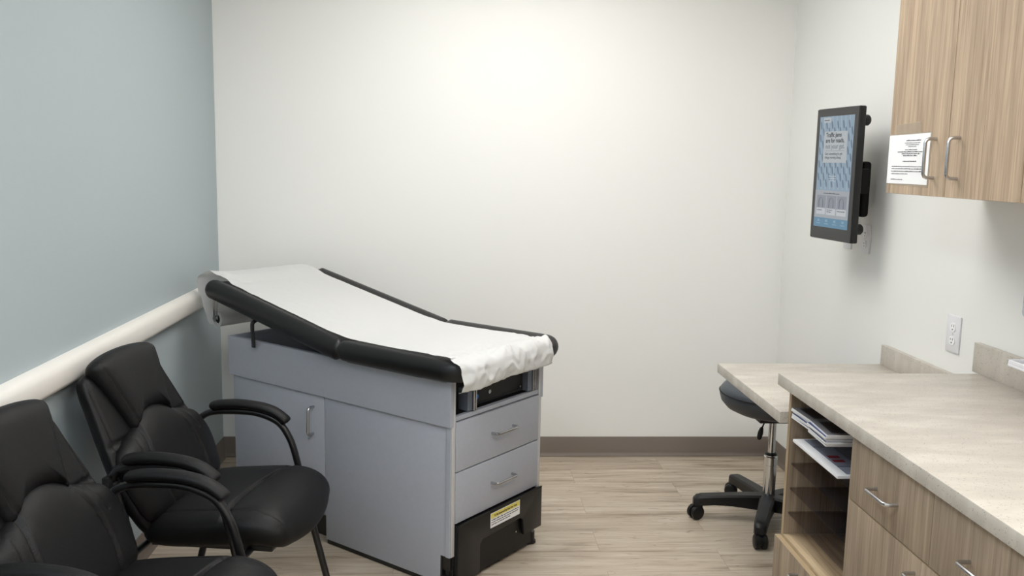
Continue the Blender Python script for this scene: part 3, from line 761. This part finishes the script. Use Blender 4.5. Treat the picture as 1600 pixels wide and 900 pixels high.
# printed sheets on the second shelf
sh = thing('printed_form', 'stack of white printed forms with two red squares on the second smoked shelf', 'papers', (2.306, -2.292, SH[1]+.0006))
bxo('sheet_stack', (0, .0, 0), (.29, .342, .009), M['white'], sh, .0006)
bxo('print_block', (.032, .012, .009), (.285, .332, .0094), M['greyp'], sh, 0)
for y in (.075, .255): bxo('print_rule', (.033, y, .0094), (.285, y+.004, .0097), M['ink'], sh, 0)
for y in (.115, .152): bxo('red_square', (.040, y, .0094), (.075, y+.022, .0098), M['red'], sh, 0)
def pl(bm):
    rr = random.Random(4)
    for y in [.025+.012*i for i in range(25)]:
        if abs(y-.077) < .008 or abs(y-.257) < .008: continue
        box(bm, (.09, y, .0094), (.28-rr.random()*.03, y+.003, .0096))
obj('print_lines', pl, M['inkl'], sh)

# ------------------------------------------------------------ wall cabinets
XU = 2.6316; ZU = 1.4999; ZUT = 2.42
def wallcab(nm, lbl, ya, yb, first):
    c = thing(nm, lbl, 'cabinet', (0, 0, 0), 0, 'oak wall cabinets')
    def body(bm):
        box(bm, (XU+.019, ya, ZU), (W-.001, ya-T, ZUT)); box(bm, (XU+.019, yb+T, ZU), (W-.001, yb, ZUT))
        box(bm, (XU+.019, ya-T, ZU+.0), (W-.001, yb+T, ZU+T)); box(bm, (XU+.019, ya-T, ZUT-T), (W-.001, yb+T, ZUT)); box(bm, (W-.012, ya-T, ZU+T), (W-.001, yb+T, ZUT-T))
    obj('cabinet_body', body, M['wood'], c)
    ym = (ya+yb)/2
    for j, (p, q) in enumerate(((ya-.0005, ym+.0017), (ym-.0017, yb+.0017))):
        def dr(bm): box(bm, (XU, p, ZU-.0015), (XU+.0185, q, ZUT), .001, 1)
        d = obj('door', dr, M['wood'], c)
        hy = q+.063 if j == 0 else p-.060
        pull(d, XU, hy, 1.667, False, .034, .114)
    return c
wallcab('wall_cabinet', 'oak wall cabinet with two doors and a taped white notice', -1.782, -2.495, True)
wallcab('wall_cabinet', 'oak wall cabinet at the upper right picture edge, mostly out of view', -2.497, -3.210, False)
# taped notice
no = thing('paper_notice', 'white printed notice in a clear sleeve taped on the left oak cabinet door', 'notice', (XU, 0, 0))
ptl = [(-.0012, -1.7838, 1.684), (-.0012, -2.039, 1.683+.0035), (-.0012, -2.039, 1.531), (-.0012, -1.7842, 1.531)]
obj('sleeve', lambda bm: prism(bm, [(-.0006, -1.7825, 1.688), (-.0006, -2.049, 1.690), (-.0006, -2.046, 1.523), (-.0006, -1.783, 1.527)], (.0004, 0, 0)), M['tape'], no)
obj('sheet', lambda bm: prism(bm, ptl, (.0005, 0, 0)), M['white'], no)
def nlines(bm):
    rows = [(1.6655, 1.895, 1.985, .0034, 1), (1.6585, 1.888, 1.982, .0022, 0), (1.6530, 1.895, 1.975, .0022, 0), (1.6475, 1.91, 1.96, .0022, 0),
            (1.6370, 1.893, 1.965, .0032, 1), (1.6305, 1.845, 2.012, .0034, 1), (1.6245, 1.872, 1.985, .0034, 1), (1.6185, 1.882, 1.968, .0034, 1),
            (1.6010, 1.882, 1.965, .0036, 0), (1.5850, 1.812, 2.010, .003, 0), (1.5780, 1.812, 1.998, .003, 0), (1.5700, 1.812, 2.006, .003, 0), (1.5620, 1.812, 1.918, .003, 0), (1.5440, 1.812, 1.888, .003, 1)]
    for k, (z, a, b, h, bd_) in enumerate(rows):
        glyphs(bm, a, b, z-.001, h, lambda bm, p, q, c, d: box(bm, (-.0017, -p, c), (-.0013, -q, d)), k+20, 1.0 if bd_ else .6)
obj('printed_lines', nlines, M['ink'], no)
obj('tape_strip', lambda bm: prism(bm, [(-.0015, -1.826, 1.716), (-.0015, -1.978, 1.722), (-.0015, -1.985, 1.686), (-.0015, -1.83, 1.684)], (.0004, 0, 0)), M['tape'], no)

# ------------------------------------------------------------ outlets
def outlet(name, y0, y1, z0, z1, lbl, recept=True):
    """y0 > y1"""
    t = thing(name, lbl, 'outlet', (W, (y0+y1)/2, z0), 0, 'double socket outlets on the right wall')
    h = z1-z0; w = (y0-y1)
    bxo('cover_plate', (-.006, -w/2, 0), (0, w/2, h), M['plate'], t, .002)
    for zc in (.32*h, .68*h):
        def rc(bm):
            bm2 = [( -.0085, .017*math.copysign(abs(math.cos(a))**.6, math.cos(a)), zc+.0155*math.copysign(abs(math.sin(a))**.8, math.sin(a))) for a in [2*PI*k/24 for k in range(24)]]
            prism(bm, bm2, (.003, 0, 0))
        r = obj('receptacle', rc, M['white'], t)
        obj('slot', lambda bm: (box(bm, (-.0092, -.0075, zc+.001), (-.0084, -.0055, zc+.009)), box(bm, (-.0092, .0055, zc+.001), (-.0084, .0075, zc+.008)), cyl(bm, (-.0092, 0, zc-.0075), (-.0084, 0, zc-.0075), .0025, 10)), M['slot'], r)
    obj('screw', lambda bm: cyl(bm, (-.0075, 0, h/2), (-.005, 0, h/2), .003, 10), M['plate'], t)
outlet('wall_outlet', -1.6475, -1.7315, .945, 1.075, 'white double socket outlet on the wall above the desk backsplash')
outlet('wall_outlet', -.924, -1.003, 1.218, 1.340, 'white double socket outlet just below right of the wall touchscreen')
t = thing('switch_plate', 'blank white wall plate half hidden below the wall touchscreen', 'wall plate', (W, -.79, 1.222))
bxo('cover_plate', (-.006, -.040, 0), (0, .040, .12), M['plate'], t, .002)
obj('screw', lambda bm: (cyl(bm, (-.0075, 0, .02), (-.005, 0, .02), .003, 10), cyl(bm, (-.0075, 0, .10), (-.005, 0, .10), .003, 10)), M['plate'], t)

# ------------------------------------------------------------ wall touchscreen
TA = Vector((2.767, -.835, 1.275)); TB = Vector((2.805, -1.161, 1.275)); dv = TB-TA; TW = dv.length; TH = .548
# local x along the screen to the viewer's right, y = into the wall, z up
tvr = math.atan2(dv.y, dv.x)
tv = thing('wall_touchscreen', 'portrait black-framed touchscreen on a wall bracket showing a blue advert', 'screen', TA, tvr)
obj('housing', lambda bm: box(bm, (0, 0, 0), (TW, .030, TH), .006, 3), M['plastic'], tv)
obj('back_cover', lambda bm: box(bm, (.03, .030, .04), (TW-.03, .042, TH-.04), .005, 2), M['black'], tv)
obj('bezel', lambda bm: box(bm, (.003, -.002, .003), (TW-.003, .001, TH-.003), .001, 1), mat('bezel_glass', (40, 40, 42), .3), tv)
SX0, SX1, SZ0, SZ1 = .030, TW-.030, .052, TH-.034
scw, sch = SX1-SX0, SZ1-SZ0
def SC(u, v, y=-.003): return Vector((SX0+u*scw, y, SZ0+v*sch))
def rect(bm, u0, u1, v0, v1, y, mi=0):
    f = bm.faces.new([bm.verts.new(SC(a, b, y)) for a, b in ((u0, v0), (u1, v0), (u1, v1), (u0, v1))]); f.material_index = mi
def box2(bm, u0, u1, v0, v1, y): 
    a = SC(u0, v0, y); b = SC(u1, v1, y+.0004); box(bm, a, b)
E1 = 0.50
em = lambda nm, c, s=E1: emis(nm, c, s)
scr = obj('display', lambda bm: box2(bm, 0, 1, 0, 1, -.0026), em('screen_blue', (158, 184, 206)), tv)
def cars(bm):
    # rows of slanted little cars seen from above: body with a rounded nose, roof and tail
    for r_ in range(11):
        for c_ in range(7):
            u = -.03 + c_*.165 + (r_ % 2)*.08; v = .40 + r_*.058
            if u < .04 or u > .96 or v > .97 or v < .37: continue
            cu, cv = SC(u, v, -.0031), None
            for (ln, wd_, off) in ((.017, .0055, 0),):
                pts = []
                for k in range(14):
                    a = 2*PI*k/14; x = wd_*math.copysign(abs(math.cos(a))**.7, math.cos(a)); z = ln*math.copysign(abs(math.sin(a))**.8, math.sin(a))
                    pts.append(Vector((cu.x + x + z*-.28, -.0031, cu.z + z)))
                bm.faces.new([bm.verts.new(p) for p in pts])
obj('picture_cars', cars, em('screen_slate', (108, 130, 152)), scr)
def lanes(bm):
    for k in range(9):
        u = -.02+k*.125
        p = [(u, 1), (u+.035, 1), (u+.035+.17, .345), (u+.17, .345)]
        p = [(max(0, min(1, a)), b) for a, b in p]
        if len({a for a, b in p}) < 3: continue
        bm.faces.new([bm.verts.new(SC(a, b, -.00285)) for a, b in p])
obj('picture_lanes', lanes, em('screen_pale', (176, 200, 218)), scr)
obj('card', lambda bm: (box2(bm, .16, .84, .585, .865, -.0036), box2(bm, .12, .34, .945, .99, -.0036)), em('screen_card', (206, 214, 218)), scr)
obj('caption_area', lambda bm: box2(bm, 0, 1, .085, .335, -.0034), em('screen_grey', (186, 192, 200)), scr)
obj('picture_tiles', lambda bm: [box2(bm, u, u+.27, .175, .29, -.0039) for u in (.06, .365, .67)], em('screen_tile', (158, 164, 176)), scr)
def arcs(bm):
    for u in (.19, .50, .80):
        pts = [SC(u+.06*math.cos(a), .225+.045*math.sin(a), -.0042) for a in [PI*k/10 for k in range(11)]]
        tube(bm, [SC(u+.06, .18, -.0042)]+pts+[SC(u-.06, .18, -.0042)], .0012, 5)
obj('picture_outlines', arcs, em('screen_outline', (116, 122, 136)), scr)
obj('caption_cards', lambda bm: [box2(bm, u, u+.27, .115, .172, -.0039) for u in (.06, .365, .67)], em('screen_white', (222, 228, 234)), scr)
obj('button_bar', lambda bm: box2(bm, 0, 1, 0, .085, -.0038), em('screen_teal', (104, 156, 188)), scr)
obj('button_icons', lambda bm: [box2(bm, u, u+.06, .05, .07, -.0041) for u in (.12, .36, .6, .84)] + [box2(bm, u-.03, u+.09, .028, .036, -.0041) for u in (.12, .36, .6, .84)], em('screen_icon', (150, 190, 214)), scr)
def TX(s, u, v, size, m, b=False, nm='screen_text'):
    p = SC(u, v, -.0045); return text_mesh(nm, s, size, m, scr, Matrix.Translation(p) @ Matrix(((1, 0, 0, 0), (0, 0, -1, 0), (0, 1, 0, 0), (0, 0, 0, 1))), b)
ik = em('screen_ink', (44, 52, 62)); ig = em('screen_ink_grey', (128, 138, 150)); im = em('screen_ink_mid', (84, 92, 104))
TX('Traffic jams', .22, .815, .0262, ik, True); TX('are for roads,', .22, .765, .0262, ik, True); TX('not your gut.', .22, .712, .0285, ig, False)
obj('screen_rule', lambda bm: box2(bm, .22, .78, .690, .692, -.0042), ig, scr)
TX('Get something to get', .22, .655, .0158, im); TX('things moving along.', .22, .622, .0158, im)
obj('screen_caption', lambda bm: [glyphs(bm, a, b, v, .010, lambda bm, p, q, c, d: box2(bm, p, q, c, c+(d-c)*.9, -.0043), int(a*100), .9) for a, b, v in ((.08, .24, .150), (.385, .54, .155), (.385, .5, .138), (.69, .90, .150), (.25, .72, .305), (.145, .30, .962))], im, scr)
obj('screen_caption', lambda bm: [glyphs(bm, a, b, v, .012, lambda bm, p, q, c, d: box2(bm, p, q, c, c+(d-c)*.9, -.0043), int(v*1000), 1) for a, b, v in ((.38, .58, .46), (.38, .58, .44), (.40, .58, .42))], em('screen_light', (216, 226, 236)), scr)
# knobs and wall bracket behind
for z in (.055, TH-.055):
    obj('knob', lambda bm: lathe_x(bm, z), M['plastic'], tv) if False else obj('knob', lambda bm: tube(bm, [(TW-.04, .040, z), (TW-.04, .060, z), (TW-.04, .066, z)], [.022, .022, .017], 24), M['plastic'], tv)
def mount(bm):
    box(bm, (TW-.115, .042, .16), (TW-.06, .062, .37), .01, 3)
    box(bm, (TW-.15, .055, .200), (TW-.05, .095, .30), .006, 2)
mo = obj('mount_arm', mount, M['bracket'], tv)
def wallplate(bm):
    box(bm, (TW-.235, .105, .100), (TW-.118, .145, .330), .014, 3)
    box(bm, (TW-.19, .06, .18), (TW-.13, .12, .27), .004, 2)
obj('mount_head', wallplate, M['bracket'], tv)

# ------------------------------------------------------------ dispenser at the right edge
ds = thing('sanitizer_dispenser', 'pale translucent dispenser with a blue label at the right picture edge', 'dispenser', (W, -2.25, 0))
obj('body', lambda bm: box(bm, (-.105, -.06, 1.155), (0, .055, 1.42), .018, 3), M['clearp'], ds)
obj('label', lambda bm: box(bm, (-.1062, -.045, 1.29), (-.1048, .045, 1.325), 0), M['bluel'], ds)
obj('drip_tray', lambda bm: (box(bm, (-.13, -.09, 1.0135), (0, .05, 1.0225), .003, 2), box(bm, (-.13, -.09, 1.021), (-.124, .05, 1.034), .002, 1), box(bm, (-.13, .044, 1.021), (0, .05, 1.034), .002, 1), box(bm, (-.006, -.03, 1.02), (0, .03, 1.16), .002, 1)), M['plate'], ds)
